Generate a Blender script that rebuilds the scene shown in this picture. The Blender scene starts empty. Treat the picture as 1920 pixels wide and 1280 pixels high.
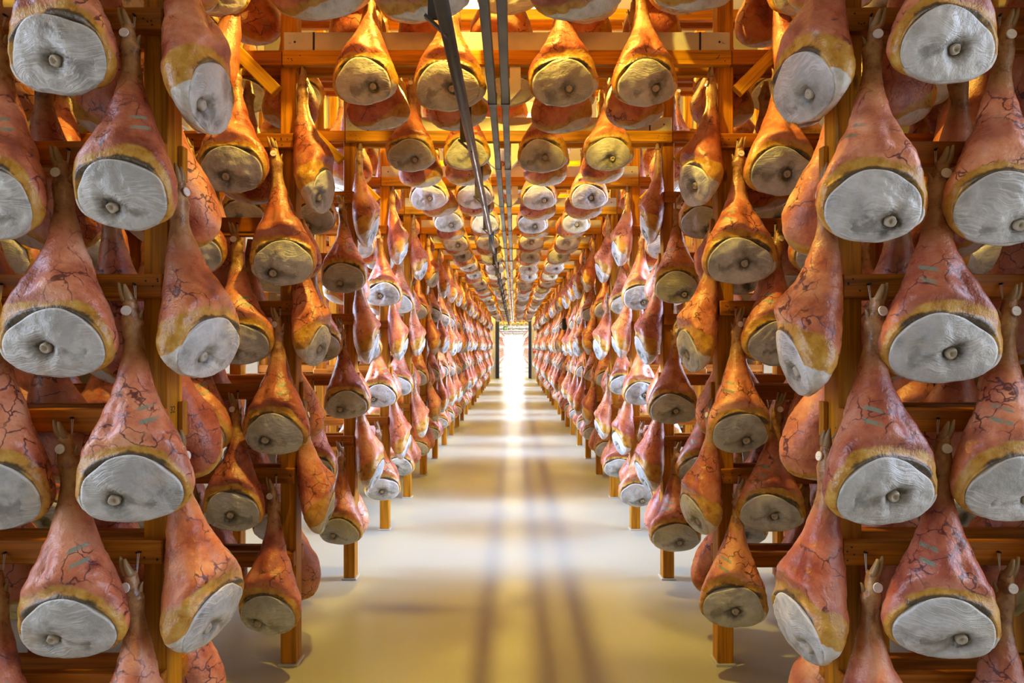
import bpy, bmesh, math, random
import numpy as np
from mathutils import Matrix, Vector, Euler
R = math.radians
rng = random.Random(7)
C = bpy.context.scene.collection
sc = bpy.context.scene

# ------------------------------------------------------------------ camera
F = 1280.0                                  # focal length in pixels of a 1920 px wide frame
EYE = 1.734
cam = bpy.data.cameras.new('camera'); camo = bpy.data.objects.new('camera', cam); C.objects.link(camo)
camo.location = (0, 0, EYE); camo.rotation_euler = (R(90), 0, 0)
cam.sensor_width = 36.0; cam.lens = 24.0; cam.shift_x = -4/1920; cam.shift_y = 10/1920
cam.clip_end = 300; cam.clip_start = 0.05
sc.camera = camo
sc.view_settings.view_transform = 'Standard'; sc.view_settings.look = 'None'
sc.view_settings.exposure = 0.0; sc.view_settings.gamma = 1.0; sc.view_settings.use_curve_mapping = False
sc.cycles.max_bounces = 8; sc.cycles.diffuse_bounces = 4; sc.cycles.glossy_bounces = 3
sc.cycles.use_denoising = True
sc.cycles.sample_clamp_indirect = 6.0

# ------------------------------------------------------------------ world
w = bpy.data.worlds.new('world'); sc.world = w; w.use_nodes = True
w.node_tree.nodes['Background'].inputs[0].default_value = (0.75, 0.85, 1.0, 1)
w.node_tree.nodes['Background'].inputs[1].default_value = 0.6

# ------------------------------------------------------------------ layout numbers
Y0, DY, NK = 2.297, 1.37, 24                # front face of the first rack, spacing of racks, their number
XL, XR = -1.185, 1.107                      # inner faces of the aisle posts
XC = (XL+XR)/2
LEV = [0.629+0.45*i for i in range(9)]      # top edges of the rails
OUT = 1.75                                  # how far a rack reaches outward from the aisle
WALLX = 3.5
YEND = 37.5
def yk(k): return Y0+DY*k

# ------------------------------------------------------------------ light
def area(name, loc, rot, sx, sy, power, col, spread=180):
    l = bpy.data.lights.new(name, 'AREA'); l.shape = 'RECTANGLE'; l.size = sx; l.size_y = sy
    l.energy = power; l.color = col; l.spread = R(spread)
    o = bpy.data.objects.new(name, l); C.objects.link(o); o.location = loc; o.rotation_euler = rot
    return o
DAY = (0.42, 0.62, 1.0); WARM = (1.0, 0.71, 0.11); BLUE = (0.45, 0.62, 1.0)
WIN_BAYS = [(-2, 0), (2, 4), (6, 8), (10, 12), (14, 16), (18, 20), (22, 24)]
WIN_P = 255; LAMP_P = 395
for a, b in WIN_BAYS:                       # daylight through the side windows
    ya, yb = yk(a)+0.2, yk(b)+0.0
    for s in (-1, 1):
        area('window_daylight', (XC+s*(WALLX-0.12), (ya+yb)/2, 2.05), (0, R(74)*s, 0), 3.6, yb-ya, WIN_P*(0.13 if a < 0 else 1.0), BLUE if a < 0 else DAY, 58)
for i in range(14):                         # warm lamps under the ceiling along the aisle
    l = bpy.data.lights.new('ceiling_lamp_light', 'POINT'); l.energy = LAMP_P; l.color = WARM; l.shadow_soft_size = 0.04
    o = bpy.data.objects.new('ceiling_lamp_light', l); C.objects.link(o); o.location = (-0.255, yk(0)+0.75+i*2*DY, 4.5)
area('back_fill_light', (0, -5.2, 2.2), (R(-90), 0, 0), 4.0, 2.4, 22, (0.86, 0.91, 1.0))  # unseen fill added behind the camera, no window in that wall
for y in (43, 52, 61, 70):                   # fill lights added to brighten the room beyond the doorway
    for s in (-1, 1): area('far_room_fill', (XC+s*2.6, y, 2.2), (0, R(74)*s, 0), 3.4, 4.5, 420, (0.95, 0.97, 1.0), 150)
area('end_window_light', (XC, 79.5, 1.7), (R(90), 0, 0), 2.6, 3.0, 900, (0.95, 0.97, 1.0))

# ------------------------------------------------------------------ node helper
class NT:
    def __init__(s, name):
        s.m = bpy.data.materials.new(name); s.m.use_nodes = True; s.t = s.m.node_tree
        s.b = s.t.nodes['Principled BSDF']
    def n(s, typ, ins=None, **kw):
        nd = s.t.nodes.new(typ)
        for k, v in kw.items(): setattr(nd, k, v)
        for k, v in (ins or {}).items(): s.set(nd.inputs[k], v)
        return nd
    def set(s, inp, v):
        if isinstance(v, bpy.types.NodeSocket): s.t.links.new(v, inp)
        elif isinstance(v, bpy.types.Node): s.t.links.new(v.outputs[0], inp)
        else: inp.default_value = v
    def math(s, op, a, b=0.0, c=None, clamp=False):
        nd = s.n('ShaderNodeMath', {0: a, 1: b}, operation=op, use_clamp=clamp)
        if c is not None: s.set(nd.inputs[2], c)
        return nd.outputs[0]
    def vmath(s, op, a, b=None, scale=None):
        nd = s.n('ShaderNodeVectorMath', {0: a}, operation=op)
        if b is not None: s.set(nd.inputs[1], b)
        if scale is not None: s.set(nd.inputs['Scale'], scale)
        return nd.outputs[0]
    def mapr(s, v, a, b, c=0.0, d=1.0, smooth=True):
        nd = s.n('ShaderNodeMapRange', {0: v, 1: a, 2: b, 3: c, 4: d})
        if smooth: nd.interpolation_type = 'SMOOTHSTEP'
        return nd.outputs[0]
    def noise(s, vec, scale, detail=3.0, rough=0.55, dist=0.0):
        return s.n('ShaderNodeTexNoise', {'Vector': vec, 'Scale': scale, 'Detail': detail, 'Roughness': rough, 'Distortion': dist})
    def mix(s, f, a, b, mode='MIX'):
        nd = s.n('ShaderNodeMix', data_type='RGBA', blend_type=mode)
        s.set(nd.inputs[0], f); s.set(nd.inputs[6], a); s.set(nd.inputs[7], b)
        return nd.outputs[2]
    def ramp(s, f, stops):
        nd = s.n('ShaderNodeValToRGB', {0: f}); e = nd.color_ramp.elements
        e[0].position, e[0].color = stops[0][0], (*stops[0][1], 1)
        e[1].position, e[1].color = stops[-1][0], (*stops[-1][1], 1)
        for p, c in stops[1:-1]:
            x = e.new(p); x.color = (*c, 1)
        return nd.outputs[0]
    def attr(s, name): return s.n('ShaderNodeAttribute', attribute_name=name).outputs['Fac']
    def bump(s, h, strength, dist=0.01):
        nd = s.n('ShaderNodeBump', {'Strength': strength, 'Distance': dist, 'Height': h}); s.set(s.b.inputs['Normal'], nd.outputs[0])
    def out(s, col=None, rough=None, metal=None, spec=None):
        if col is not None: s.set(s.b.inputs['Base Color'], col)
        if rough is not None: s.set(s.b.inputs['Roughness'], rough)
        if metal is not None: s.set(s.b.inputs['Metallic'], metal)
        if spec is not None: s.set(s.b.inputs['Specular IOR Level'], spec)
        return s.m
def c4(r, g, b): return (r, g, b, 1)
def plain(name, col, rough=0.5, metal=0.0, var=0.0):
    t = NT(name)
    tc = t.n('ShaderNodeTexCoord').outputs['Object']
    n = t.noise(tc, 30, 3)
    d = tuple(c*(1-var) for c in col)
    return t.out(t.mix(n.outputs[0], c4(*d), c4(*col)), rough, metal)

def shift_coord(t):
    tc = t.n('ShaderNodeTexCoord').outputs['Object']
    rnd = t.n('ShaderNodeObjectInfo').outputs['Random']
    off = t.vmath('SCALE', (7.3, 3.1, 5.7), scale=t.math('MULTIPLY', rnd, 3.0))
    return tc, t.vmath('ADD', tc, off), rnd

def mat_skin():
    t = NT('cured_skin'); tc, p, rnd = shift_coord(t)
    oc = t.n('ShaderNodeObjectInfo').outputs['Color']
    n1 = t.noise(p, 7, 5, 0.6).outputs[0]; n2 = t.noise(p, 24, 4, 0.6).outputs[0]; n4 = t.noise(p, 3.2, 2).outputs[0]
    base = t.ramp(n1, [(0.27, (0.15, 0.028, 0.015)), (0.39, (0.36, 0.085, 0.040)), (0.50, (0.56, 0.18, 0.085)), (0.60, (0.68, 0.275, 0.145)), (0.74, (0.78, 0.43, 0.27))])
    base = t.mix(1.0, base, oc, 'MULTIPLY')
    base = t.mix(t.mapr(n2, 0.58, 0.74, 0, 0.5), base, c4(0.30, 0.06, 0.04))
    base = t.mix(t.mapr(n4, 0.52, 0.68, 0, 0.6), base, c4(0.25, 0.048, 0.032))
    base = t.mix(t.mapr(n4, 0.46, 0.30, 0, 0.35), base, c4(0.62, 0.33, 0.20))
    # shank and trotter: yellowish brown with pale dried streaks
    hz = t.attr('hz')
    sh = t.mapr(t.math('ADD', hz, t.math('MULTIPLY', t.math('SUBTRACT', n1, 0.5), 0.16)), -0.33, -0.20)
    brown = t.ramp(n2, [(0.3, (0.17, 0.07, 0.025)), (0.5, (0.36, 0.18, 0.07)), (0.68, (0.50, 0.30, 0.12)), (0.8, (0.62, 0.45, 0.28))])
    base = t.mix(sh, base, brown)
    # veins
    wv = t.vmath('ADD', p, t.vmath('SCALE', t.noise(p, 11, 3).outputs[1], scale=0.11))
    vo = t.n('ShaderNodeTexVoronoi', {'Vector': wv, 'Scale': 13.0}, feature='DISTANCE_TO_EDGE').outputs[0]
    vm = t.math('MULTIPLY', t.mapr(vo, 0.012, 0.045, 1, 0), t.mapr(t.noise(p, 5.5, 2).outputs[0], 0.47, 0.57))
    vm = t.math('MULTIPLY', vm, t.math('SUBTRACT', 1.0, sh))
    base = t.mix(t.math('MULTIPLY', vm, 0.9), base, c4(0.085, 0.014, 0.02))
    # inspection stamps: two short green ink bars
    sep = t.n('ShaderNodeSeparateXYZ', {0: tc}).outputs
    hand = t.attr('hand')
    ax = t.math('MULTIPLY', sep[0], hand)
    def bar(cx, cz):
        dx = t.math('SUBTRACT', ax, cx); dz = t.math('SUBTRACT', t.math('SUBTRACT', sep[2], cz), t.math('MULTIPLY', dx, 0.22))
        return t.math('MULTIPLY', t.mapr(t.math('ABSOLUTE', dx), 0.017, 0.022, 1, 0), t.mapr(t.math('ABSOLUTE', dz), 0.0055, 0.008, 1, 0))
    st = t.math('MAXIMUM', bar(0.058, -0.405), bar(0.073, -0.445))
    st = t.math('MULTIPLY', st, t.mapr(sep[1], -0.06, -0.075))
    st = t.math('MULTIPLY', st, t.mapr(n2, 0.30, 0.55)); st = t.math('MULTIPLY', st, t.mapr(rnd, 0.25, 0.3))
    base = t.mix(t.math('MULTIPLY', st, 0.8), base, c4(0.16, 0.27, 0.19))
    # fat edge
    d = t.math('SUBTRACT', t.attr('rim'), t.attr('fatw'))
    d = t.math('ADD', d, t.math('ADD', t.math('MULTIPLY', t.math('SUBTRACT', n1, 0.5), 0.085), t.math('MULTIPLY', t.math('SUBTRACT', n4, 0.5), 0.06)))
    fm = t.mapr(d, -0.006, 0.008, 1, 0)
    fat = t.ramp(n2, [(0.25, (0.30, 0.115, 0.010)), (0.5, (0.52, 0.25, 0.030)), (0.75, (0.64, 0.41, 0.09))])
    base = t.mix(fm, base, fat)
    mo = t.math('SUBTRACT', t.attr('rim'), t.attr('mould_shade'))
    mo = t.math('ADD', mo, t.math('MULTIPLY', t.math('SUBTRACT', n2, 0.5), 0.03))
    base = t.mix(t.mapr(mo, -0.004, 0.006, 0.9, 0), base, c4(0.040, 0.036, 0.026))  # mould tint on the rim, painted near black as the crease's shade
    sm = t.math('SUBTRACT', t.attr('rim'), t.attr('smear'))
    sm = t.math('ADD', sm, t.math('ADD', t.math('MULTIPLY', t.math('SUBTRACT', n2, 0.5), 0.035), t.math('MULTIPLY', t.math('SUBTRACT', n1, 0.5), 0.06)))
    smm = t.mapr(sm, -0.004, 0.004, 1, 0)
    base = t.mix(smm, base, t.ramp(n2, [(0.3, (0.50, 0.46, 0.39)), (0.6, (0.68, 0.65, 0.59))]))
    # dry white crumbs
    cr = t.mapr(t.noise(p, 120, 2).outputs[0], 0.72, 0.76, 0, 0.5)
    base = t.mix(cr, base, c4(0.7, 0.55, 0.42))
    t.bump(t.math('ADD', t.math('MULTIPLY', t.noise(p, 60, 4, 0.65).outputs[0], 0.7), t.math('MULTIPLY', n2, 0.9)), 0.42, 0.012)
    return t.out(base, t.mapr(n2, 0.3, 0.7, 0.24, 0.44), spec=0.6)

def mat_lard():
    t = NT('lard_coat'); tc, p, rnd = shift_coord(t)
    n1 = t.noise(p, 9, 5, 0.62).outputs[0]; n2 = t.noise(p, 32, 4, 0.6).outputs[0]; n3 = t.noise(p, 4.5, 3).outputs[0]
    base = t.ramp(n1, [(0.30, (0.22, 0.21, 0.19)), (0.43, (0.41, 0.40, 0.37)), (0.56, (0.56, 0.55, 0.52)), (0.72, (0.70, 0.69, 0.66))])
    base = t.mix(t.mapr(n3, 0.50, 0.64, 0, 0.6), base, c4(0.27, 0.26, 0.235))
    st = t.n('ShaderNodeMapping', {'Vector': t.vmath('ADD', p, t.vmath('SCALE', t.noise(p, 5, 2).outputs[1], scale=0.16)), 'Rotation': (0.0, 0.5, 0.0), 'Scale': (9.0, 40.0, 210.0)}).outputs[0]
    w1 = t.noise(st, 1.0, 2, 0.5).outputs[0]                    # marks of the spatula, in patches only
    wm = t.mapr(t.noise(p, 6, 2).outputs[0], 0.42, 0.58)
    base = t.mix(t.math('MULTIPLY', t.mapr(w1, 0.45, 0.62), t.math('MULTIPLY', wm, 0.5)), base, c4(0.76, 0.74, 0.70))
    base = t.mix(t.mapr(t.noise(p, 5.2, 3).outputs[0], 0.58, 0.72, 0, 0.45), base, c4(0.50, 0.34, 0.20))
    bd = t.attr('bone')                                         # distance to the bone, dirt gathers in the hollow
    bd = t.math('ADD', bd, t.math('ADD', t.math('MULTIPLY', t.math('SUBTRACT', n2, 0.5), 0.05), t.math('MULTIPLY', t.math('SUBTRACT', n1, 0.5), 0.09)))
    base = t.mix(t.mapr(bd, 0.025, 0.065, 0.72, 0), base, c4(0.17, 0.155, 0.13))
    base = t.mix(t.mapr(bd, 0.017, 0.034, 0.92, 0), base, c4(0.06, 0.05, 0.035))
    gr = t.math('ADD', t.attr('groove'), t.math('ADD', t.math('MULTIPLY', t.math('SUBTRACT', n2, 0.5), 0.06), t.math('MULTIPLY', t.math('SUBTRACT', n1, 0.5), 0.10)))
    base = t.mix(t.mapr(gr, -0.002, 0.030, 0.72, 0), base, c4(0.20, 0.185, 0.155))
    base = t.mix(t.math('MULTIPLY', t.attr('lip'), 0.7), base, c4(0.78, 0.76, 0.70))
    t.bump(t.math('ADD', t.math('MULTIPLY', t.math('MULTIPLY', w1, wm), 0.8), t.math('ADD', t.math('MULTIPLY', n2, 0.9), t.math('MULTIPLY', n1, 1.6))), 0.45, 0.014)
    return t.out(base, t.mapr(n2, 0.3, 0.7, 0.32, 0.5), spec=0.5)

def mat_wood(name, axis, tint):
    t = NT(name); tc, p, rnd = shift_coord(t)
    sc_ = [28, 28, 28]; sc_[axis] = 1.6
    mp = t.n('ShaderNodeMapping', {'Vector': p, 'Scale': tuple(sc_)}).outputs[0]
    n1 = t.noise(mp, 1.0, 5, 0.6, 0.4).outputs[0]
    sc2 = [6, 6, 6]; sc2[axis] = 1.0
    n2 = t.noise(t.n('ShaderNodeMapping', {'Vector': p, 'Scale': tuple(sc2)}).outputs[0], 1.0, 3).outputs[0]
    a = tuple(c*0.33 for c in tint); b = tint; c = tuple(min(1, x*1.45) for x in tint)
    col = t.ramp(n1, [(0.28, a), (0.52, b), (0.75, c)])
    sc3 = [150, 150, 150]; sc3[axis] = 2.4
    n3 = t.noise(t.n('ShaderNodeMapping', {'Vector': p, 'Scale': tuple(sc3)}).outputs[0], 1.0, 3, 0.6).outputs[0]
    col = t.mix(t.mapr(n3, 0.50, 0.66, 0, 0.45), col, c4(*(x*0.28 for x in tint)))
    col = t.mix(t.mapr(n2, 0.45, 0.7, 0, 0.6), col, c4(tint[0]*0.55, tint[1]*0.42, tint[2]*0.35))
    # knots
    kn = t.n('ShaderNodeTexVoronoi', {'Vector': t.n('ShaderNodeMapping', {'Vector': p, 'Scale': tuple(3.0 if i == axis else 8.0 for i in range(3))}).outputs[0], 'Scale': 1.0}).outputs[0]
    col = t.mix(t.mapr(kn, 0.06, 0.13, 0.75, 0), col, c4(0.09, 0.03, 0.008))
    t.bump(n1, 0.2, 0.004)
    return t.out(col, t.mapr(n1, 0.3, 0.7, 0.45, 0.62), spec=0.25)

def mat_floor():
    t = NT('painted_concrete'); tc = t.n('ShaderNodeTexCoord').outputs['Object']
    n1 = t.noise(tc, 0.9, 6, 0.6).outputs[0]; n2 = t.noise(tc, 7, 5, 0.65).outputs[0]
    col = t.mix(t.mapr(n1, 0.2, 0.8), c4(0.42, 0.415, 0.34), c4(0.445, 0.44, 0.365))
    col = t.mix(t.mapr(n2, 0.4, 0.9, 0, 0.12), col, c4(0.36, 0.34, 0.25))
    sp = t.mapr(t.noise(tc, 45, 2).outputs[0], 0.76, 0.82, 0, 0.25)
    col = t.mix(sp, col, c4(0.25, 0.21, 0.13))
    t.bump(t.noise(tc, 2.5, 4).outputs[0], 0.05, 0.02)
    return t.out(col, 0.28, spec=0.4)

def mat_steel(name, col, rough, metal):
    t = NT(name); tc, p, rnd = shift_coord(t)
    n1 = t.noise(p, 5, 4).outputs[0]; n2 = t.noise(p, 60, 3).outputs[0]
    cc = t.mix(t.mapr(n1, 0.4, 0.7, 0, 0.7), c4(*col), c4(*(x*0.72 for x in col)))
    t.bump(n2, 0.05, 0.004)
    return t.out(cc, t.mapr(n1, 0.3, 0.7, rough*0.8, rough*1.2), metal)

def mat_emit(name, col, s):
    t = NT(name)
    t.set(t.b.inputs['Emission Color'], c4(*col)); t.b.inputs['Emission Strength'].default_value = s
    return t.out(c4(*col), 0.4)

M = dict(
    skin=mat_skin(), lard=mat_lard(), bone=plain('bone', (0.66, 0.56, 0.42), 0.5, 0, 0.55), hoof=plain('hoof_horn', (0.42, 0.26, 0.11), 0.4, 0, 0.6),
    tag=plain('tag_plastic', (0.78, 0.74, 0.70), 0.3, 0, 0.08), cord=plain('cord', (0.62, 0.58, 0.50), 0.7, 0, 0.2), iron=plain('black_iron', (0.02, 0.018, 0.016), 0.5, 0.6),
    post=mat_wood('post_wood', 2, (0.52, 0.20, 0.003)), rail=mat_wood('rail_wood', 0, (0.40, 0.125, 0.004)), beam=mat_wood('beam_wood', 0, (0.56, 0.245, 0.004)),
    brace=mat_wood('brace_wood', 0, (0.58, 0.29, 0.012)), floor=mat_floor(),
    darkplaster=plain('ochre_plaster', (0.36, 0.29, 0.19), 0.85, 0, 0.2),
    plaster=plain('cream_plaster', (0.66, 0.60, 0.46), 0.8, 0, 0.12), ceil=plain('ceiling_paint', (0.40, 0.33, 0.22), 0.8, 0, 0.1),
    plate=mat_steel('galvanised_plate', (0.60, 0.58, 0.53), 0.45, 0.25), track=mat_steel('grey_track', (0.085, 0.088, 0.085), 0.36, 0.35), pipe=mat_steel('dark_pipe', (0.075, 0.07, 0.062), 0.33, 0.4),
    navy=plain('navy_door_paint', (0.012, 0.022, 0.05), 0.4, 0, 0.2), white=plain('white_paint', (0.8, 0.8, 0.78), 0.5), green=mat_emit('sign_green', (0.0, 0.12, 0.05), 0.25), red=plain('sign_red', (0.55, 0.02, 0.02), 0.4),
    daypane=mat_emit('daylight_pane', (0.90, 0.95, 1.0), 2.5), endpane=mat_emit('end_pane', (1.0, 1.0, 1.0), 25.0), lamp=mat_emit('lamp_tube', (1.0, 0.75, 0.38), 6.0),
    ink=plain('pencil_ink', (0.03, 0.02, 0.015), 0.7),
)

# ------------------------------------------------------------------ mesh helpers
def mesh_from(name, verts, faces, mat, smooth=False):
    me = bpy.data.meshes.new(name); me.from_pydata([tuple(v) for v in verts], [], faces); me.materials.append(mat)
    if smooth: me.polygons.foreach_set('use_smooth', [True]*len(me.polygons))
    me.update(); return me
def obj(name, me, parent=None, loc=(0, 0, 0), rot=(0, 0, 0), kind=None, scale=None):
    o = bpy.data.objects.new(name, me); C.objects.link(o); o.parent = parent; o.location = loc; o.rotation_euler = rot
    if scale: o.scale = scale
    if kind: o['kind'] = kind
    return o
def thing(name, label, cat, loc=(0, 0, 0), rot=(0, 0, 0), group=None, me=None):
    o = bpy.data.objects.new(name, me); C.objects.link(o); o.location = loc; o.rotation_euler = rot
    o['label'] = label; o['category'] = cat
    if group: o['group'] = group
    return o
def struct(name, me, loc=(0, 0, 0)):
    o = obj(name, me, None, loc); o['kind'] = 'structure'; return o
def box_bm(bm, x0, x1, y0, y1, z0, z1, bev=0.0):
    m = Matrix.Translation(((x0+x1)/2, (y0+y1)/2, (z0+z1)/2)) @ Matrix.Diagonal((x1-x0, y1-y0, z1-z0, 1))
    r = bmesh.ops.create_cube(bm, size=1, matrix=m)
    if bev > 0:
        ed = {e for v in r['verts'] for e in v.link_edges}
        bmesh.ops.bevel(bm, geom=list(ed), offset=bev, segments=1, affect='EDGES')
def bm_mesh(name, bm, mat, smooth=False):
    me = bpy.data.meshes.new(name); bm.to_mesh(me); bm.free(); me.materials.append(mat)
    if smooth: me.polygons.foreach_set('use_smooth', [True]*len(me.polygons))
    return me
_box = {}
def box_me(name, sx, sy, sz, mat, bev=0.004):
    key = (round(sx, 3), round(sy, 3), round(sz, 3), mat.name)
    if key not in _box:
        bm = bmesh.new(); box_bm(bm, -sx/2, sx/2, -sy/2, sy/2, -sz/2, sz/2, bev); _box[key] = bm_mesh(name, bm, mat)
    return _box[key]
def boxo(name, x0, x1, y0, y1, z0, z1, mat, parent=None, bev=0.004, rot=(0, 0, 0)):
    return obj(name, box_me(name, x1-x0, y1-y0, z1-z0, mat, bev), parent, ((x0+x1)/2, (y0+y1)/2, (z0+z1)/2), rot)
def tube_bm(bm, p0, p1, r, seg=8):
    p0, p1 = Vector(p0), Vector(p1); d = p1-p0
    q = d.to_track_quat('Z', 'Y').to_matrix().to_4x4()
    bmesh.ops.create_cone(bm, cap_ends=True, segments=seg, radius1=r, radius2=r, depth=d.length, matrix=Matrix.Translation((p0+p1)/2) @ q)

# ------------------------------------------------------------------ the room
def boxmesh(name, x0, x1, y0, y1, z0, z1, mat):
    bm = bmesh.new(); box_bm(bm, x0, x1, y0, y1, z0, z1); return bm_mesh(name, bm, mat)
HC = 5.6
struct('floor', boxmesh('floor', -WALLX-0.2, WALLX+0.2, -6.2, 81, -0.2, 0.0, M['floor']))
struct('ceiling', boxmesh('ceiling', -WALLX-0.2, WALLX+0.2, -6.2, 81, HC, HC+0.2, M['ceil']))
nwin = 0
for s, side in ((-1, 'left'), (1, 'right')):
    bm = bmesh.new(); xa = XC+s*WALLX; x0, x1 = min(xa, xa+s*0.2), max(xa, xa+s*0.2)
    y = -6.2
    for a, b in WIN_BAYS:
        ya, yb = yk(a)+0.2, yk(b)-0.05
        box_bm(bm, x0, x1, y, ya, 0, HC); box_bm(bm, x0, x1, ya, yb, 0, 0.12); box_bm(bm, x0, x1, ya, yb, 4.1, HC); y = yb
        for yy in (yk(a)+.09, yk(b)+.09):
            if yy > 0: box_bm(bm, *sorted((xa, xa-s*0.62)), yy-.1, yy+.1, 0, HC)  # unseen piers, added to stop daylight leaking between the bays
        nwin += 1
        f = bmesh.new()
        for zz in (0.12, 2.1, 4.04): box_bm(f, x0+0.06, x1-0.06, ya, yb, zz, zz+0.06)
        for q in range(4):
            yy = ya+(yb-ya-0.06)*q/3; box_bm(f, x0+0.06, x1-0.06, yy, yy+0.06, 0.18, 4.04)
        wo = struct('window_%d' % nwin, bm_mesh('window_frame', f, M['white']))
        obj('pane', boxmesh('pane', (x0+x1)/2-0.01, (x0+x1)/2+0.01, ya+0.02, yb-0.02, 0.14, 4.08, M['daypane']), wo)
    box_bm(bm, x0, x1, y, 81, 0, HC)
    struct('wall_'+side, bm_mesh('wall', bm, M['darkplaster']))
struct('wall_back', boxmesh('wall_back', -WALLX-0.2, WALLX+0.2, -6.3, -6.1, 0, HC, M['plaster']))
DX0, DX1, DZ = -0.99, 0.91, 3.22            # the doorway at the end of the aisle
bm = bmesh.new()
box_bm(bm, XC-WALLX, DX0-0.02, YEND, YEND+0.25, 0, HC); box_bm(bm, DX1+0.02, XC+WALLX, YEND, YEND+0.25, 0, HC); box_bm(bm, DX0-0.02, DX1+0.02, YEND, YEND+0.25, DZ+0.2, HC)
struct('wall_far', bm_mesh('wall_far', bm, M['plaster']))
dr = obj('door_1', None, None, (0, 0, 0), kind='structure')
boxo('jamb', DX0-0.02, DX0+0.17, YEND-0.08, YEND+0.3, 0, DZ, M['navy'], dr); boxo('jamb', DX1-0.12, DX1+0.02, YEND-0.08, YEND+0.3, 0, DZ, M['navy'], dr)
boxo('lintel', DX0-0.02, DX1+0.02, YEND-0.08, YEND+0.3, DZ, DZ+0.22, M['navy'], dr)
boxo('steel_guard', DX1+0.03, DX1+0.13, YEND-0.03, YEND-0.005, 0, 3.3, M['plate'], dr); boxo('steel_guard', DX0-0.14, DX0-0.03, YEND-0.03, YEND-0.005, 0, 3.3, M['plate'], dr)
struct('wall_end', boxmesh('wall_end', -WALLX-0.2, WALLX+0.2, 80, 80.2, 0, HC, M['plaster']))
we = struct('window_%d' % (nwin+1), boxmesh('window_frame', XC-1.45, XC+1.45, 79.9, 79.99, 0, 3.6, M['white']))
obj('pane', boxmesh('pane', XC-1.35, XC+1.35, 79.86, 79.9, 0.15, 2.95, M['endpane']), we)

# ------------------------------------------------------------------ hams
TAB = np.array([
    (-.050, 0, 0, .019, .019), (-.100, 0, 0, .025, .026), (-.135, 0, 0, .031, .031), (-.180, 0, 0, .029, .029), (-.220, -.002, 0, .031, .032),
    (-.270, -.008, 0, .042, .043), (-.330, -.018, 0, .056, .058), (-.385, -.030, 4, .076, .072), (-.440, -.045, 12, .098, .086), (-.500, -.058, 24, .124, .102),
    (-.550, -.066, 38, .146, .115), (-.595, -.074, 52, .160, .124), (-.625, -.085, 62, .165, .127), (-.645, -.100, 69, .161, .122), (-.650, -.112, 71, .152, .115)])
def spline(T, n):
    m = len(T); u = np.linspace(0, m-1, n); i = np.clip(u.astype(int), 0, m-2); f = (u-i)[:, None]
    P = lambda j: T[np.clip(j, 0, m-1)]
    p0, p1, p2, p3 = P(i-1), P(i), P(i+1), P(i+2)
    return 0.5*((2*p1)+(-p0+p2)*f+(2*p0-5*p1+4*p2-p3)*f**2+(-p0+3*p1-3*p2+p3)*f**3)
VAR = [dict(seed=1, bone=(-.34, -.25), w=1.0, t=0, l=1.0), dict(seed=2, bone=(-.20, -.30), w=1.05, t=-3, l=.98), dict(seed=3, bone=(-.40, -.42), w=.95, t=4, l=1.02),
       dict(seed=4, bone=(-.08, -.18), w=1.03, t=2, l=.97), dict(seed=5, bone=(-.28, -.36), w=.98, t=-5, l=1.01), dict(seed=6, bone=(-.15, -.10), w=1.08, t=0, l=1.0)]
def wob(P, r, amp, f):
    o = np.zeros(len(P))
    for _ in range(5):
        k = r.normal(size=3)*f; o += np.sin(P@k+r.uniform(0, 6.28))
    return o*amp/2.2
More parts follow.
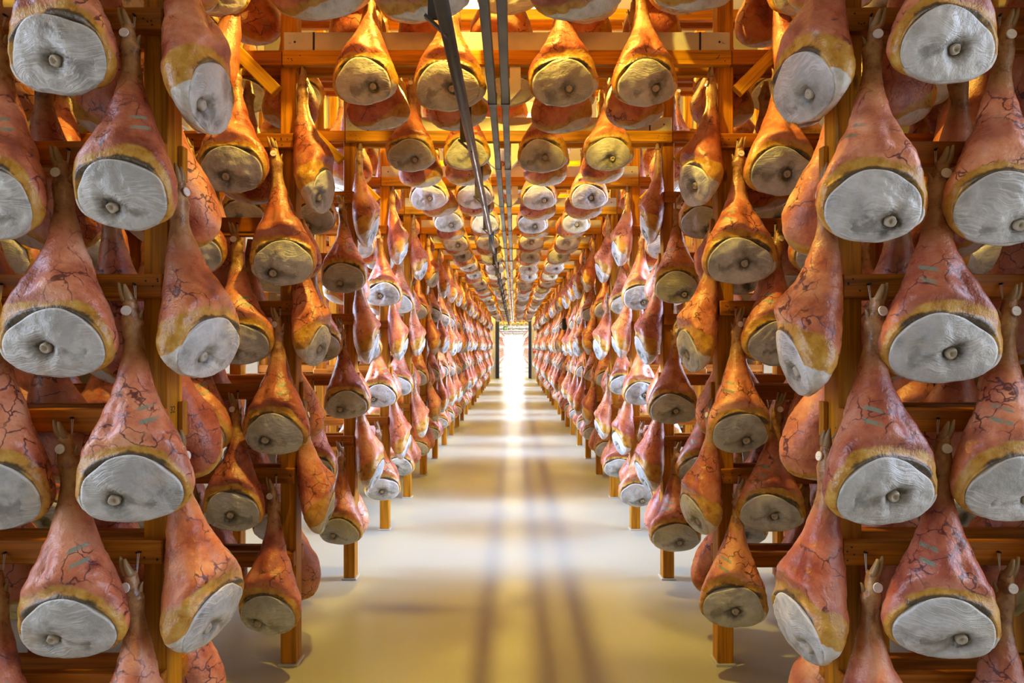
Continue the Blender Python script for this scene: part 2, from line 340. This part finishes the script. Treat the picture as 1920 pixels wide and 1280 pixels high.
def ham_arrays(v, hand, nr, ns):
    """Skin and lard face of one ham as arrays: verts, faces, and per-vertex attributes."""
    r = np.random.default_rng(v['seed'])
    T = spline(TAB, nr).copy(); T[:, 2] = T[:, 2]*(1+v['t']/71.0)
    wf = 1+(v['w']-1)*np.clip((-T[:, 0]-.3)/.25, 0, 1); T[:, 3] *= wf
    T[:, 0] *= v['l']
    phi = np.linspace(0, 2*np.pi, ns, endpoint=False)      # 0 = front/top of the cut, pi/2 = +x
    k2, k3 = r.uniform(-.035, .035), r.uniform(-.035, .035); p3 = r.uniform(0, 6.28)
    lobe = 1+0.05*np.exp(-((phi-np.pi*1.38)/.45)**2)-0.045*np.exp(-((phi-np.pi*1.12)/.28)**2)+0.04*np.exp(-((phi-np.pi*.72)/.5)**2)+k2*np.cos(2*phi)+k3*np.cos(3*phi+p3)
    grow = np.clip((np.arange(nr)/(nr-1)-.45)/.35, 0, 1)
    def ring(zc, yc, th, a, b, rad):
        n_ = 2.2
        cx, cv = np.sin(phi), np.cos(phi)
        q = (np.abs(cx)**n_+np.abs(cv)**n_)**(-1/n_)
        X = a*q*cx*rad; V = b*q*cv*rad; t = R(th)
        return np.stack([X, yc-V*np.cos(t), zc+V*np.sin(t)], 1)
    rows = [ring(*T[i], 1+(lobe-1)*grow[i]) for i in range(nr)]
    zc, yc, th, a, b = T[-1]; t = R(th); nrm = np.array([0, -np.sin(t), -np.cos(t)])
    rows.append(ring(zc, yc, th, a*.965, b*.955, lobe)+nrm*.002)
    rows.append(ring(zc, yc, th, a*.70, b*.68, lobe)-nrm*.026)
    P = np.concatenate(rows); n = len(rows)
    # lumps and the hollow down the front of the thigh
    amp = np.clip((-P[:, 2]-.1)/.3, .15, 1)
    d = wob(P, r, .0035, 26)*amp+wob(P, r, .0016, 70)*amp
    cen = np.repeat(np.stack([np.zeros(n), np.r_[T[:, 1], [yc, yc]], np.r_[T[:, 0], [zc, zc]]], 1), ns, 0)
    dirv = P-cen; dirv /= np.linalg.norm(dirv, axis=1)[:, None]+1e-9
    PH = np.tile(phi, n); ph = np.where(PH > np.pi, PH-2*np.pi, PH)
    d -= .016*np.exp(-((ph+.35)/.22)**2)*np.exp(-((P[:, 2]+.455)/.055)**2)
    d += .010*np.exp(-((ph-.2)/.25)**2)*np.exp(-((P[:, 2]+.44)/.05)**2)
    d += .012*np.exp(-((ph+2.0)/.4)**2)*np.exp(-((P[:, 2]+.62)/.05)**2)
    d += .008*np.exp(-((P[:, 2]+.135)/.015)**2)*np.exp(-((ph-1.4)/.6)**2)
    P = P+dirv*d[:, None]
    seg = np.linalg.norm(np.diff(P.reshape(n, ns, 3), axis=0), axis=2)
    rim = np.zeros((n, ns)); rim[:nr-1] = np.cumsum(seg[:nr-1][::-1], 0)[::-1]
    fat = np.interp(ph, [-3.15, -2.5, -1.9, -1.2, -.6, 0, .6, 1.2, 2.0, 2.6, 3.15], [.07, .13, .15, .075, .040, .034, .034, .026, .026, .05, .07])
    mould_shade = np.interp(ph, [-3.15, -1.6, -.9, 0, .7, 1.3, 3.15], [-.02, -.02, .003, .007, .007, -.008, -.02])
    smear = np.interp(ph, [-3.15, -2.6, -2.1, -1.7, -1.3, 2.1, 2.7, 3.15], [.05, .085, .060, .012, -.03, -.03, .02, .05])
    hz = P[:, 2].copy()
    if hand < 0: P = P*np.array([-1, 1, 1])
    F_ = []
    for i in range(n-1):
        for j in range(ns):
            q = (i*ns+j, i*ns+(j+1) % ns, (i+1)*ns+(j+1) % ns, (i+1)*ns+j)
            F_.append(q if hand < 0 else q[::-1])
    top = tuple(range(ns)); F_.append(top[::-1] if hand < 0 else top)
    skin = dict(V=P, F=F_, rim=rim.ravel(), fatw=fat, mould_shade=mould_shade, smear=smear, hz=hz, hand=np.full(len(P), float(hand)))
    # lard face
    nf = max(4, nr//3); rr = np.r_[np.linspace(0, 1, nf+1)[1:]**.85, 1.0]
    ro = lobe*np.interp(np.abs(np.where(phi > np.pi, phi-2*np.pi, phi)), [0, .9, 1.8, 2.4, 3.15], [.935, .935, .955, 1.0, 1.015])
    pw = np.where(phi > np.pi, phi-2*np.pi, phi); topw = np.clip(1.25-np.abs(pw)/1.9, 0, 1)
    pk = r.uniform(-.35, .35)
    irr = .07*np.exp(-((pw-pk)/.36)**2)-.12*np.exp(-((pw-pk-.85)/.4)**2)-.11*np.exp(-((pw-pk+.95)/.4)**2)+sum(r.uniform(-1, 1)*.05/m*np.cos(m*pw+r.uniform(0, 6.28)) for m in (2, 3, 4, 5, 7))
    ro = ro*(1+np.minimum(irr, .075)*topw)
    n_ = 2.2; q = (np.abs(np.sin(phi))**n_+np.abs(np.cos(phi))**n_)**(-1/n_)
    U = np.concatenate([[0]]+[a*q*np.sin(phi)*ro*x for x in rr]); W = np.concatenate([[0]]+[b*q*np.cos(phi)*ro*x for x in rr])
    RR = np.concatenate([[0]]+[np.full(ns, x) for x in rr]); last = np.zeros(len(U)); last[-ns:] = 1
    bu, bw = v['bone'][0]*a, v['bone'][1]*b
    bd = np.hypot(U-bu, W-bw)
    gx = np.clip((U-bu)/(a*.75), 0, 1); gw = bw-gx*b*.18+.012*np.sin(gx*6); gro = np.where((U > bu-.01) & (U < bu+a*.8), np.abs(W-gw), .1)
    G = np.stack([U, W, U*0], 1)
    H = .016*(1-RR**2.5)+wob(G, r, .0028, 38)*(1-last)*(1-RR**4)+wob(G, r, .0012, 110)*(1-last)-.026*np.exp(-(bd/.030)**2)-.006*np.exp(-(gro/.010)**2)*(1-RR**3)
    H += .010*np.exp(-((np.hypot(U-bu-.05, W-bw-.055))/.05)**2)
    H = np.where(last > 0, -.020, H+.004)
    Cn = np.array([0, yc, zc]); ev = np.array([0, -np.cos(t), np.sin(t)])
    FP = Cn+np.outer(U, [1, 0, 0])+np.outer(W, ev)+np.outer(H, nrm)
    bone_c = Cn+np.array([bu, 0, 0])+bw*ev-nrm*.012
    if hand < 0: FP = FP*np.array([-1, 1, 1]); bone_c = bone_c*np.array([-1, 1, 1])
    FF = []
    def tri(*x): FF.append(x if hand < 0 else x[::-1])
    for j in range(ns): tri(0, 1+(j+1) % ns, 1+j) if False else tri(0, 1+j, 1+(j+1) % ns)
    for i in range(len(rr)-1):
        for j in range(ns):
            o0, o1 = 1+i*ns, 1+(i+1)*ns
            tri(o0+j, o1+j, o1+(j+1) % ns, o0+(j+1) % ns)
    lip = ((RR > .97) & (W > -.02)).astype(float)
    face = dict(V=FP, F=FF, bone=bd, groove=gro, lip=lip)
    return skin, face, bone_c, nrm
def with_attrs(name, d, mat, keys):
    me = mesh_from(name, d['V'], d['F'], mat, True)
    for k in keys:
        at = me.attributes.new(k, 'FLOAT', 'POINT'); at.data.foreach_set('value', d[k].astype(np.float32))
    return me
LOD = {0: (58, 60), 1: (36, 36), 2: (22, 22), 3: (15, 14), 4: (11, 10)}
PROTO = {}
def proto(vi, hand, lod):
    key = (vi, hand, lod)
    if key in PROTO: return PROTO[key]
    s, f, bc, nrm = ham_arrays(VAR[vi], hand, *LOD[lod])
    p = dict(s=s, f=f)
    if lod <= 2:
        p['skin'] = with_attrs('skin', s, M['skin'], ('rim', 'fatw', 'mould_shade', 'smear', 'hz', 'hand'))
        p['lard_face'] = with_attrs('lard_face', f, M['lard'], ('bone', 'groove', 'lip'))
        r = random.Random(VAR[vi]['seed'])
        bm = bmesh.new()                                    # femur head: a rough stub with a hollow middle
        q = Vector(nrm).to_track_quat('Z', 'Y').to_matrix().to_4x4(); M0 = Matrix.Translation(Vector(bc)) @ q
        prof = [(.018, -.004), (.019, .012), (.0175, .022), (.013, .027), (.007, .021), (.0, .015)]
        sg = 12 if lod == 0 else 8; vr = []
        for ra, h in prof:
            vr.append([bm.verts.new(M0 @ Vector((ra*math.cos(6.283*j/sg)*r.uniform(.88, 1.1), ra*math.sin(6.283*j/sg)*r.uniform(.88, 1.1), h+r.uniform(-.0015, .0015)))) for j in range(sg)] if ra > 0 else [bm.verts.new(M0 @ Vector((0, 0, h)))])
        for A, B in zip(vr, vr[1:]):
            for j in range(sg):
                if len(B) == 1: bm.faces.new((A[j], A[(j+1) % sg], B[0]))
                else: bm.faces.new((A[j], A[(j+1) % sg], B[(j+1) % sg], B[j]))
        p['bone'] = bm_mesh('bone', bm, M['bone'], True)
        h = hand
        def cone(nm, p0, p1, r0, r1, sg=8):                 # toes and dew claws
            vs, fs = [], []; p0, p1 = np.array(p0), np.array(p1)
            for tt in np.linspace(0, 1, 6):
                c = p0+(p1-p0)*tt; ra = r0+(r1-r0)*tt**1.6; bend = .004*math.sin(tt*3.14)
                for j in range(sg): vs.append((c[0]+ra*math.cos(6.283*j/sg), c[1]-bend+ra*1.15*math.sin(6.283*j/sg), c[2]))
            for i in range(5):
                for j in range(sg): fs.append((i*sg+j, i*sg+(j+1) % sg, (i+1)*sg+(j+1) % sg, (i+1)*sg+j))
            fs.append(tuple(5*sg+j for j in range(sg))); fs.append(tuple(sg-1-j for j in range(sg)))
            return mesh_from(nm, vs, fs, M['hoof'], True)
        p['claws'] = [cone('toe', (-.009*h, -.002, -.062), (-.026*h, -.006, .004), .014, .003), cone('toe', (.006*h, -.004, -.062), (-.006*h, -.012, -.004), .014, .004),
                      cone('dew_claw', (.022*h, .006, -.125), (.036*h, .004, -.088), .009, .003)]
        bm = bmesh.new()                                    # white round seal on the trotter
        mt = Matrix.Translation((-.001*h, -.031, -.092)) @ Matrix.Rotation(R(90), 4, 'X') @ Matrix.Rotation(R(-10), 4, 'X')
        bmesh.ops.create_cone(bm, cap_ends=True, segments=18, radius1=.0165, radius2=.0155, depth=.004, matrix=mt)
        box_bm(bm, -.009, .009, -.0345, -.0325, -.0935, -.0910)
        p['tag'] = bm_mesh('tag', bm, M['tag'])
        bm = bmesh.new()
        for dx in (-.0025, .0035): tube_bm(bm, (.002*h+dx, .044, -.004), (.017*h+dx*.3, .004, -.070), .0012, 5)
        p['cord'] = bm_mesh('cord', bm, M['cord'])
        bm = bmesh.new(); tube_bm(bm, (.002*h, .055, 0), (.002*h, .034, 0.002), .0035, 7)
        p['nail'] = bm_mesh('nail', bm, M['iron'])
    PROTO[key] = p; return p

ORD = 'zeroth first second third fourth fifth sixth seventh eighth ninth tenth eleventh twelfth thirteenth fourteenth fifteenth sixteenth seventeenth eighteenth nineteenth twentieth'.split()+['twenty-first', 'twenty-second', 'twenty-third', 'twenty-fourth', 'twenty-fifth', 'twenty-sixth']
TONES = [('salmon pink', (1.05, 1.02, 1.0)), ('reddish brown', (.74, .60, .58)), ('orange pink', (1.08, 1.05, .82)), ('dusky red', (.88, .74, .80)), ('pale pink', (1.18, 1.22, 1.20))]
STUFF = {'inner': [], 'far': []}
NHAM = 0
def ham(x, y, z, yaw, hand, lod, label, group, scale=1.0, tilt=(0, 0), vi=None, tone=None):
    """One ham, a thing of its own; label=None puts it into the uncounted mass instead."""
    global NHAM
    vi = rng.randrange(6) if vi is None else vi
    tn, tc = TONES[rng.randrange(5) if tone is None else tone]
    rot = Euler((R(tilt[0]), R(tilt[1]), yaw))
    if label is None:
        STUFF[group].append((x, y, z, rot, scale, vi, hand, lod)); return None
    NHAM += 1
    p = proto(vi, hand, lod)
    t = thing('ham', label.format(tone=tn), 'ham', (x, y, z), rot, group); t.scale = (scale,)*3
    k = obj('skin', p['skin'], t); k.color = (*tc, 1)
    f = obj('lard_face', p['lard_face'], t); b = obj('bone', p['bone'], f); b['label'] = 'pale femur stub standing in the lard face'
    for me in p['claws'][:3 if lod <= 1 else 2]: obj(me.name.split('.')[0], me, t)
    if lod <= 1:
        g = obj('tag', p['tag'], t); g['label'] = 'round white seal on the trotter'
        c = obj('cord', p['cord'], t); obj('nail', p['nail'], c)
    return t
def jit(a): return rng.uniform(-a, a)

def lod_of(k): return 0 if k <= 1 else 1 if k <= 4 else 2
BL = [1, 3, 5, 7]; AL = [2, 4, 6, 8]         # rail indexes that the two kinds of column hang from
for k in range(NK):
    for s, side in ((-1, 'left'), (1, 'right')):
        xin = XL if s < 0 else XR
        ncol = 7
        for ci in range(ncol):
            u = 0.10+0.222*ci
            levels = BL if ci % 2 == 0 else AL
            for li, lv in enumerate(levels):
                for fb in ('front', 'back'):
                    z = LEV[lv]-0.035; x = xin+s*(u+jit(.012)); yaw = R(jit(10))
                    y = yk(k)-0.05 if fb == 'front' else yk(k)+0.18+0.05
                    if fb == 'back': yaw += math.pi
                    vis = False
                    if fb == 'front':
                        vis = (k <= 1 and ci <= 2) or (k in (2, 3) and ci <= 1) or (k <= 8 and ci == 0)
                        if k == 0 and lv >= 7: vis = False
                    else:
                        vis = (k == 0 and ci <= 1) or (k in (1, 2) and ci == 0)
                        if k == 0 and lv >= 6 or lv >= 7: vis = False
                    hd = -s if fb == 'front' else s
                    tl = (jit(2), jit(2)+(s*(4.5 if ci == 0 else 6) if fb == 'front' and k <= 3 else 0))
                    if fb == 'front' and k <= 3: x -= s*.012
                    if fb == 'front' and ci == 0 and lv == 7 and k >= 1: x = xin+s*.27; yaw = s*R(48); tl = (0, -s*11); y -= .03
                    if fb == 'front' and ci == 1 and lv == 8 and k >= 1: x += s*.12
                    if vis:
                        lab = '{tone} ham on %s rack\'s %s %s, %s column from the aisle, %s from floor' % (ORD[k+1], side, fb, ORD[ci+1], ORD[li+1])
                        ham(x, y, z, yaw, hd, lod_of(k) if fb == 'front' else 1 if k <= 1 else 2, lab, 'hams on the %s side of the racks' % side, rng.uniform(.95, 1.05), tl)
                    elif k % 4 == 3 and ci > 1 or k % 4 == 2 and fb == 'back' and ci > 0 or k % 4 == 0 and k > 0 and fb == 'front' and ci > 1: pass     # clear bays in front of the windows
                    elif k <= 4 or ci <= 4:
                        near = k <= 2
                        ham(x, y, z, yaw, hd, 2 if (near and ci <= 4) else 3 if k <= 12 and ci <= 2 else 4, None, 'inner' if k <= 8 else 'far', rng.uniform(.95, 1.05))
        for li, lv in enumerate([2, 4, 6]):      # on the aisle face of the post
            yaw = -s*R(90+jit(13)); z = LEV[lv]-0.075
            lab = '{tone} ham turned to the aisle on %s %s post, %s from floor' % (ORD[k+1], side, ORD[li+1])
            ham(xin-s*0.034, yk(k)+0.045, z, yaw, -s, lod_of(k) if k <= 10 else 3, lab if k <= 10 else None, 'hams on the aisle posts' if k <= 10 else 'far', rng.uniform(.96, 1.04), (jit(2), jit(2)))
    # over the aisle
    for row, xs, lv in (('lower', (-.735, -.31, .275, .72), 7), ('upper', (-.90, -.48, 0.0, .40, .88), 8)):
        for fb in ('front', 'back'):
            for i, x in enumerate(xs):
                y = yk(k)-0.05 if fb == 'front' else yk(k)+0.23
                yaw = R(jit(8))+(math.pi if fb == 'back' else 0)
                vis = row == 'lower' and ((k == 0 and fb == 'back') or 1 <= k <= 5) or row == 'upper' and fb == 'front' and k in (1, 2)
                lab = '{tone} ham over the aisle on %s rack\'s %s %s row, %s from left' % (ORD[k+1], row, fb, ORD[i+1])
                ham(XC+x+jit(.02), y, LEV[lv]-.035, yaw, -1 if fb == 'front' else 1, (1 if k <= 3 else 2) if vis else 3, lab if vis else None, 'hams over the aisle' if vis else 'inner' if k <= 8 else 'far', rng.uniform(.96, 1.03), (jit(2), jit(2)), vi=rng.choice((1, 3, 5, 0)))
print('single hams', NHAM, {k: len(v) for k, v in STUFF.items()})
for k in range(28, 56):                      # the second room behind the doorway
    for s in (-1, 1):
        xin = XL if s < 0 else XR
        for lv in (2, 4, 6): ham(xin-s*.055, yk(k)+.1, LEV[lv]-.075, -s*R(60), -s, 4, None, 'far')
        for lv in (1, 3, 5): ham(xin+s*.11, yk(k), LEV[lv]-.035, 0, -s, 4, None, 'far')
    for lv in (7, 8):
        for x in (-.95, -.735, -.52, -.31, 0, .275, .5, .72, .95): ham(XC+x+jit(.05), yk(k)+jit(.05), LEV[lv]-.035, 0, 1, 4, None, 'far')

def build_mass(name, items):
    """Thousands of hams hidden between the rows or too far off: one mesh."""
    VV, FS, FI, AT = [], [], [], {k: [] for k in ('rim', 'fatw', 'mould_shade', 'smear', 'hz', 'hand', 'bone', 'groove', 'lip')}
    MI = []; base = 0; cache = {}
    for x, y, z, rot, sc_, vi, hand, lod in items:
        key = (vi, hand, lod)
        if key not in cache:
            p = proto(vi, hand, lod); s, f = p['s'], p['f']; ns = len(s['V'])
            V = np.concatenate([s['V'], f['V']]); F_ = list(s['F'])+[tuple(i+ns for i in q) for q in f['F']]
            lens = np.array([len(q) for q in F_]); idx = np.concatenate([np.array(q) for q in F_])
            mi = np.r_[np.zeros(len(s['F']), int), np.ones(len(f['F']), int)]
            at = {}
            for kk in AT: at[kk] = np.r_[s.get(kk, np.full(ns, .5)), f.get(kk, np.full(len(f['V']), .5))]
            cache[key] = (V, lens, idx, mi, at)
        V, lens, idx, mi, at = cache[key]
        m = np.array(rot.to_matrix())*sc_
        VV.append(V@m.T+np.array([x, y, z])); FS.append(lens); FI.append(idx+base); MI.append(mi); base += len(V)
        for kk in AT: AT[kk].append(at[kk])
    VV = np.concatenate(VV); FS = np.concatenate(FS); FI = np.concatenate(FI); MI = np.concatenate(MI)
    me = bpy.data.meshes.new(name); me.vertices.add(len(VV)); me.vertices.foreach_set('co', VV.ravel().astype(np.float32))
    me.loops.add(len(FI)); me.loops.foreach_set('vertex_index', FI.astype(np.int32))
    me.polygons.add(len(FS)); st = np.r_[0, np.cumsum(FS)[:-1]]
    me.polygons.foreach_set('loop_start', st.astype(np.int32)); me.polygons.foreach_set('loop_total', FS.astype(np.int32))
    me.materials.append(M['skin']); me.materials.append(M['lard'])
    me.polygons.foreach_set('material_index', MI.astype(np.int32)); me.polygons.foreach_set('use_smooth', np.ones(len(FS), bool))
    me.update(calc_edges=True)
    for kk in AT:
        a = me.attributes.new(kk, 'FLOAT', 'POINT'); a.data.foreach_set('value', np.concatenate(AT[kk]).astype(np.float32))
    print(name, len(VV), len(FS))
    return me
for nm, key, lab in (('hams_between_racks', 'inner', 'mass of hams hanging deeper inside the nearer racks'), ('hams_far_off', 'far', 'mass of small hams on the racks far down the aisle')):
    o = obj(nm, build_mass(nm, STUFF[key])); o['kind'] = 'stuff'; o['label'] = lab; o['category'] = 'hams'; o.color = (1, .95, .9, 1)

# ------------------------------------------------------------------ racks
def plate_me(sx, sz):
    return box_me('steel_plate', sx, .006, sz, M['plate'], .001)
for k in range(NK):
    y = yk(k)
    lab = '%s wooden ham rack from the near end, orange stained portal across the aisle' % ORD[k+1]
    rk = thing('ham_rack', lab, 'rack', (XC, y, 0), group='wooden racks along the aisle')
    def part(name, x0, x1, y0, y1, z0, z1, mat, bev=.004, rot=(0, 0, 0)):
        return boxo(name, x0-XC, x1-XC, y0, y1, z0, z1, mat, rk, bev, rot)
    TOP = 4.75
    far_bm = bmesh.new() if k > 9 else None
    out = 0.7 if k % 4 == 3 else OUT
    for s in (-1, 1):
        xin = XL if s < 0 else XR
        for q, off in enumerate((0, 0.85, OUT-.085) if out == OUT else (0, out-.085)):
            a, b = sorted((xin+s*off, xin+s*(off+.085)))
            part('post', a, b, .042, .142, .012, TOP, M['post'])
            if q == 0: part('foot', a-.012, b+.012, .03, .154, 0, .014, M['plate'], .002)
        for lv, zt in enumerate(LEV):
            for ya in (0, .142):
                if lv == 6 and ya == 0: a, b = sorted((xin+s*.066, xin+s*out))
                else: a, b = sorted((xin+s*(.0 if lv != 6 else .066), xin+s*out))
                dz = 0 if k > 9 else jit(.004)
                if k <= 9: part('rail', a, b, ya, ya+.042, zt-.08+dz, zt+dz, M['rail'])
                else: box_bm(far_bm, a-XC, b-XC, ya, ya+.042, zt-.08, zt)
        # 45 degree brace outside the aisle post
        L = .80
        bo = obj('brace', box_me('brace', L, .05, .07, M['brace'], .004), rk, (xin+s*(.085+.29)-XC, .01, 3.12+.27), (0, R(-45)*-s if s > 0 else R(45), 0))
        bo.rotation_euler = (0, R(-45) if s > 0 else R(45), 0)
        if k <= 10:
            for lv in (2, 4, 6):
                a, b = sorted((xin-s*.002, xin-s*.020)); part('peg_block', a, b, .105, .14, LEV[lv]-.11, LEV[lv]+.012, M['post'], .002)
    if far_bm is not None: obj('rails', bm_mesh('rails', far_bm, M['rail']), rk, kind='stuff')
    # beams across the aisle, the steel plate on the front one
    for lv in (6, 7, 8):
        for ya in (0, .142):
            e = .062 if lv == 6 else .0
            part('beam', XL-e, XR+e, ya, ya+.042, LEV[lv]-.08, LEV[lv], M['beam'])
    pl = part('steel_plate', XL-.062, XR+.062, .03, .0405, LEV[6]+.002, LEV[6]+.108, M['plate'], .001)
    if k <= 4:
        for x in (XL-.03, XL-.003, XR+.03, XR+.005):
            bm = bmesh.new(); yy = -.010 if x in (XL-.03, XR+.03) else -.0065
            tube_bm(bm, (0, .002, 0), (0, yy, 0), .009 if yy < -.008 else .006, 10)
            b_ = obj('bolt' if yy < -.008 else 'bolt_hole', bm_mesh('bolt', bm, M['plate'] if yy < -.008 else M['iron']), pl, (x-XC, 0, 0))
        for x in (XL+.10, XR-.10):
            boxo('strap', x-XC-.005, x-XC+.005, -.009, -.004, -.053, .053, M['iron'], pl, .001)
        # nail heads hammered into the ends of the rails
        bm = bmesh.new()
        for s in (-1, 1):
            xin = XL if s < 0 else XR
            for lv, zt in enumerate(LEV):
                for _ in range(4):
                    x = xin+s*(rng.uniform(.012, .072) if lv != 6 else rng.uniform(-.05, .05)); zz = zt-rng.uniform(.016, .066)
                    tube_bm(bm, (x-XC, .003, zz), (x-XC, -.0012, zz), .0032, 6)
        obj('nail_heads', bm_mesh('nail_heads', bm, M['iron']), rk, kind='stuff')
    if k == 0:                                # pencilled number on the aisle side of the left post
        cu = bpy.data.curves.new('number', 'FONT'); cu.body = '32'; cu.size = .034; cu.extrude = .0003
        to = bpy.data.objects.new('tmp', cu); C.objects.link(to)
        dg = bpy.context.evaluated_depsgraph_get(); me = bpy.data.meshes.new_from_object(to.evaluated_get(dg)); bpy.data.objects.remove(to)
        me.materials.clear(); me.materials.append(M['ink'])
        obj('pencil_number', me, rk, (XL-XC+.0006, .055, 1.505), (R(90), 0, R(90)))
    if k == 1:
        bm = bmesh.new(); box_bm(bm, -.06, .06, -.02, .02, -.028, .028, .012)
        obj('cleat', bm_mesh('cleat', bm, M['brace']), rk, (XR+.075-XC, .0-.02+.04, 1.979+.345))

# ------------------------------------------------------------------ tracks and pipe over the aisle
ZT = 3.06
for i, (xt, nm) in enumerate(((-.118, 'left'), (-.048, 'right'))):
    t = thing('cable_track', 'long grey steel channel above the aisle, %s of the pair' % nm, 'track', (xt, 0, ZT), group='pair of steel channels over the aisle')
    ya = .6
    for k in range(-1, 27):
        yb = yk(k)+.09
        w_ = .042 if k % 2 else .039
        yb = min(yb, YEND+.0)
        if yb > ya: boxo('channel_section', -w_/2, w_/2, ya+.004, yb-.004, 0, .06, M['track'], t, .003)
        if 0 <= k < 26: boxo('joint_clip', -.024, .024, yb-.03, yb+.01, -.004, .064, M['track'], t, .002)
        ya = yb
for k in range(NK):
    y = yk(k); t = thing('channel_hanger', 'pair of pale hanger plates holding the steel channels at %s rack' % ORD[k+1], 'bracket', (-.083, y+.02, 0), group='hangers of the steel channels')
    for s in (-1, 1):
        vs = []; x0, x1 = s*.060, s*(.142 if s < 0 else .118)
        prof = [(x0, ZT-.0), (x1, ZT+.065), (x1, 3.26), (x0, 3.26)]
        for yy in (0, .05): vs += [(a, yy, b) for a, b in prof]
        me = mesh_from('hanger_plate', vs, [(0, 1, 2, 3), (7, 6, 5, 4), (0, 4, 5, 1), (1, 5, 6, 2), (2, 6, 7, 3), (3, 7, 4, 0)], M['plate'])
        bm = bmesh.new(); bm.from_mesh(me); bmesh.ops.recalc_face_normals(bm, faces=bm.faces); bm.to_mesh(me); bm.free()
        obj('hanger_plate', me, t)
PX, PZ = -.225, 2.80
t = thing('pipe', 'long dark steel pipe hung left of the grey channels', 'pipe', (PX, 0, PZ))
def pipe_seg(y0, y1, r, name='pipe_section', mat=None):
    bm = bmesh.new(); tube_bm(bm, (0, y0, 0), (0, y1, 0), r, 20); me = bm_mesh(name, bm, mat or M['pipe'], False)
    for p in me.polygons: p.use_smooth = len(p.vertices) == 4
    return obj(name, me, t)
pipe_seg(.5, 6.35, .024); ya = 6.5
for k in range(3, 26):
    pipe_seg(ya, yk(k+1)+.02, .015, mat=M['track']); ya = yk(k+1)+.05
    pipe_seg(ya-.05, ya+.02, .021, 'pipe_joint', M['iron'])
for k in range(NK):
    y = yk(k); b = thing('pipe_hanger', 'flat dark hanger bar holding the pipe at %s rack' % ORD[k+1], 'bracket', (PX-.02, y-.012, PZ), group='hangers of the dark pipe')
    vs = []; prof = [(-.045, .05), (.02, -.02), (.05, -.02), (.05, -.028), (.015, -.028), (-.052, .042), (-.052, .52), (-.045, .52)]
    n = len(prof)
    boxo('hanger_bar', -.045, .015, 0, .01, .03, .52, M['pipe'], b, .002)
    for yy in (-.01, .022): vs += [(a, yy, c) for a, c in prof[:6]]
    vs = [(a, yy, c) for yy in (-.012, .012) for a, c in ((-.05, .045), (.0, -.0), (.022, -.024), (.020, -.031), (-.004, -.010), (-.056, .037))]
    me = mesh_from('clamp', vs, [(0, 1, 4, 5), (1, 2, 3, 4), (11, 10, 7, 6), (10, 9, 8, 7)]+[(i, i+6, (i+1) % 6+6, (i+1) % 6) for i in range(6)], M['pipe'])
    bm = bmesh.new(); bm.from_mesh(me); bmesh.ops.recalc_face_normals(bm, faces=bm.faces); bm.to_mesh(me); bm.free()
    obj('clamp', me, b)

# ------------------------------------------------------------------ lamps (seen only between the hams)
for i in range(14):
    t = thing('ceiling_lamp', 'warm strip lamp under the ceiling over bay %s, above the hams' % ORD[i+1], 'lamp', (-0.255, yk(0)+.75+i*2*DY, 4.6), group='warm lamps under the ceiling')
    boxo('housing', -.6, .6, -.1, .1, .02, .16, M['white'], t); boxo('diffuser', -.56, .56, -.07, .07, -.02, .02, M['lamp'], t)

# ------------------------------------------------------------------ signs at the end of the aisle, probe
t = thing('exit_sign', 'small green exit sign with white running figure hung before the doorway', 'sign', (-.46, 37.1, 2.74))
boxo('panel', -.13, .13, -.01, .01, -.11, .11, M['green'], t, .002)
def flat(pts, y, mat, name):
    vs = [(a, y, b) for a, b in pts]+[(a, y-.003, b) for a, b in pts]; n = len(pts)
    return mesh_from(name, vs, [tuple(range(n)), tuple(range(2*n-1, n-1, -1))]+[(i, i+n, (i+1) % n+n, (i+1) % n) for i in range(n)], mat)
obj('running_figure', flat([(-.02, .04), (.0, .06), (-.05, .05), (-.085, .01), (-.07, 0), (-.045, .03), (-.03, .03), (-.045, -.02), (-.09, -.06), (-.075, -.075), (-.025, -.035), (-.005, -.085), (.015, -.08), (-.005, -.02), (0, .015), (.03, -.0), (.04, .012), (.005, .045)], -.011, M['white'], 'running_figure'), t)
obj('door_symbol', flat([(.055, -.085), (.105, -.085), (.105, .08), (.055, .08)], -.011, M['white'], 'door_symbol'), t)
for x in (-.1, .1): boxo('wire', x-.004, x+.004, -.004, .004, .11, .5, M['iron'], t, 0)
t = thing('fire_sign', 'small red and white fire equipment sign on wall beside the doorway', 'sign', (1.15, 37.44, 1.53))
boxo('panel', -.12, .12, -.02, 0, -.14, .14, M['red'], t, .002)
for x in (-.06, .045): obj('white_mark', flat([(x-.03, -.03), (x+.03, -.03), (x+.03, .03), (x-.03, .03)], -.021, M['white'], 'white_mark'), t)
t = thing('sensor_probe', 'grey black sensor hanging on a wire beside a right post', 'sensor', (1.06, yk(9)-.2, 2.22))
bm = bmesh.new(); box_bm(bm, -.045, .045, -.03, .03, -.13, .12, .02); obj('housing', bm_mesh('housing', bm, M['iron']), t)
boxo('wire', -.003, .003, -.003, .003, .1, .6, M['iron'], t, 0)
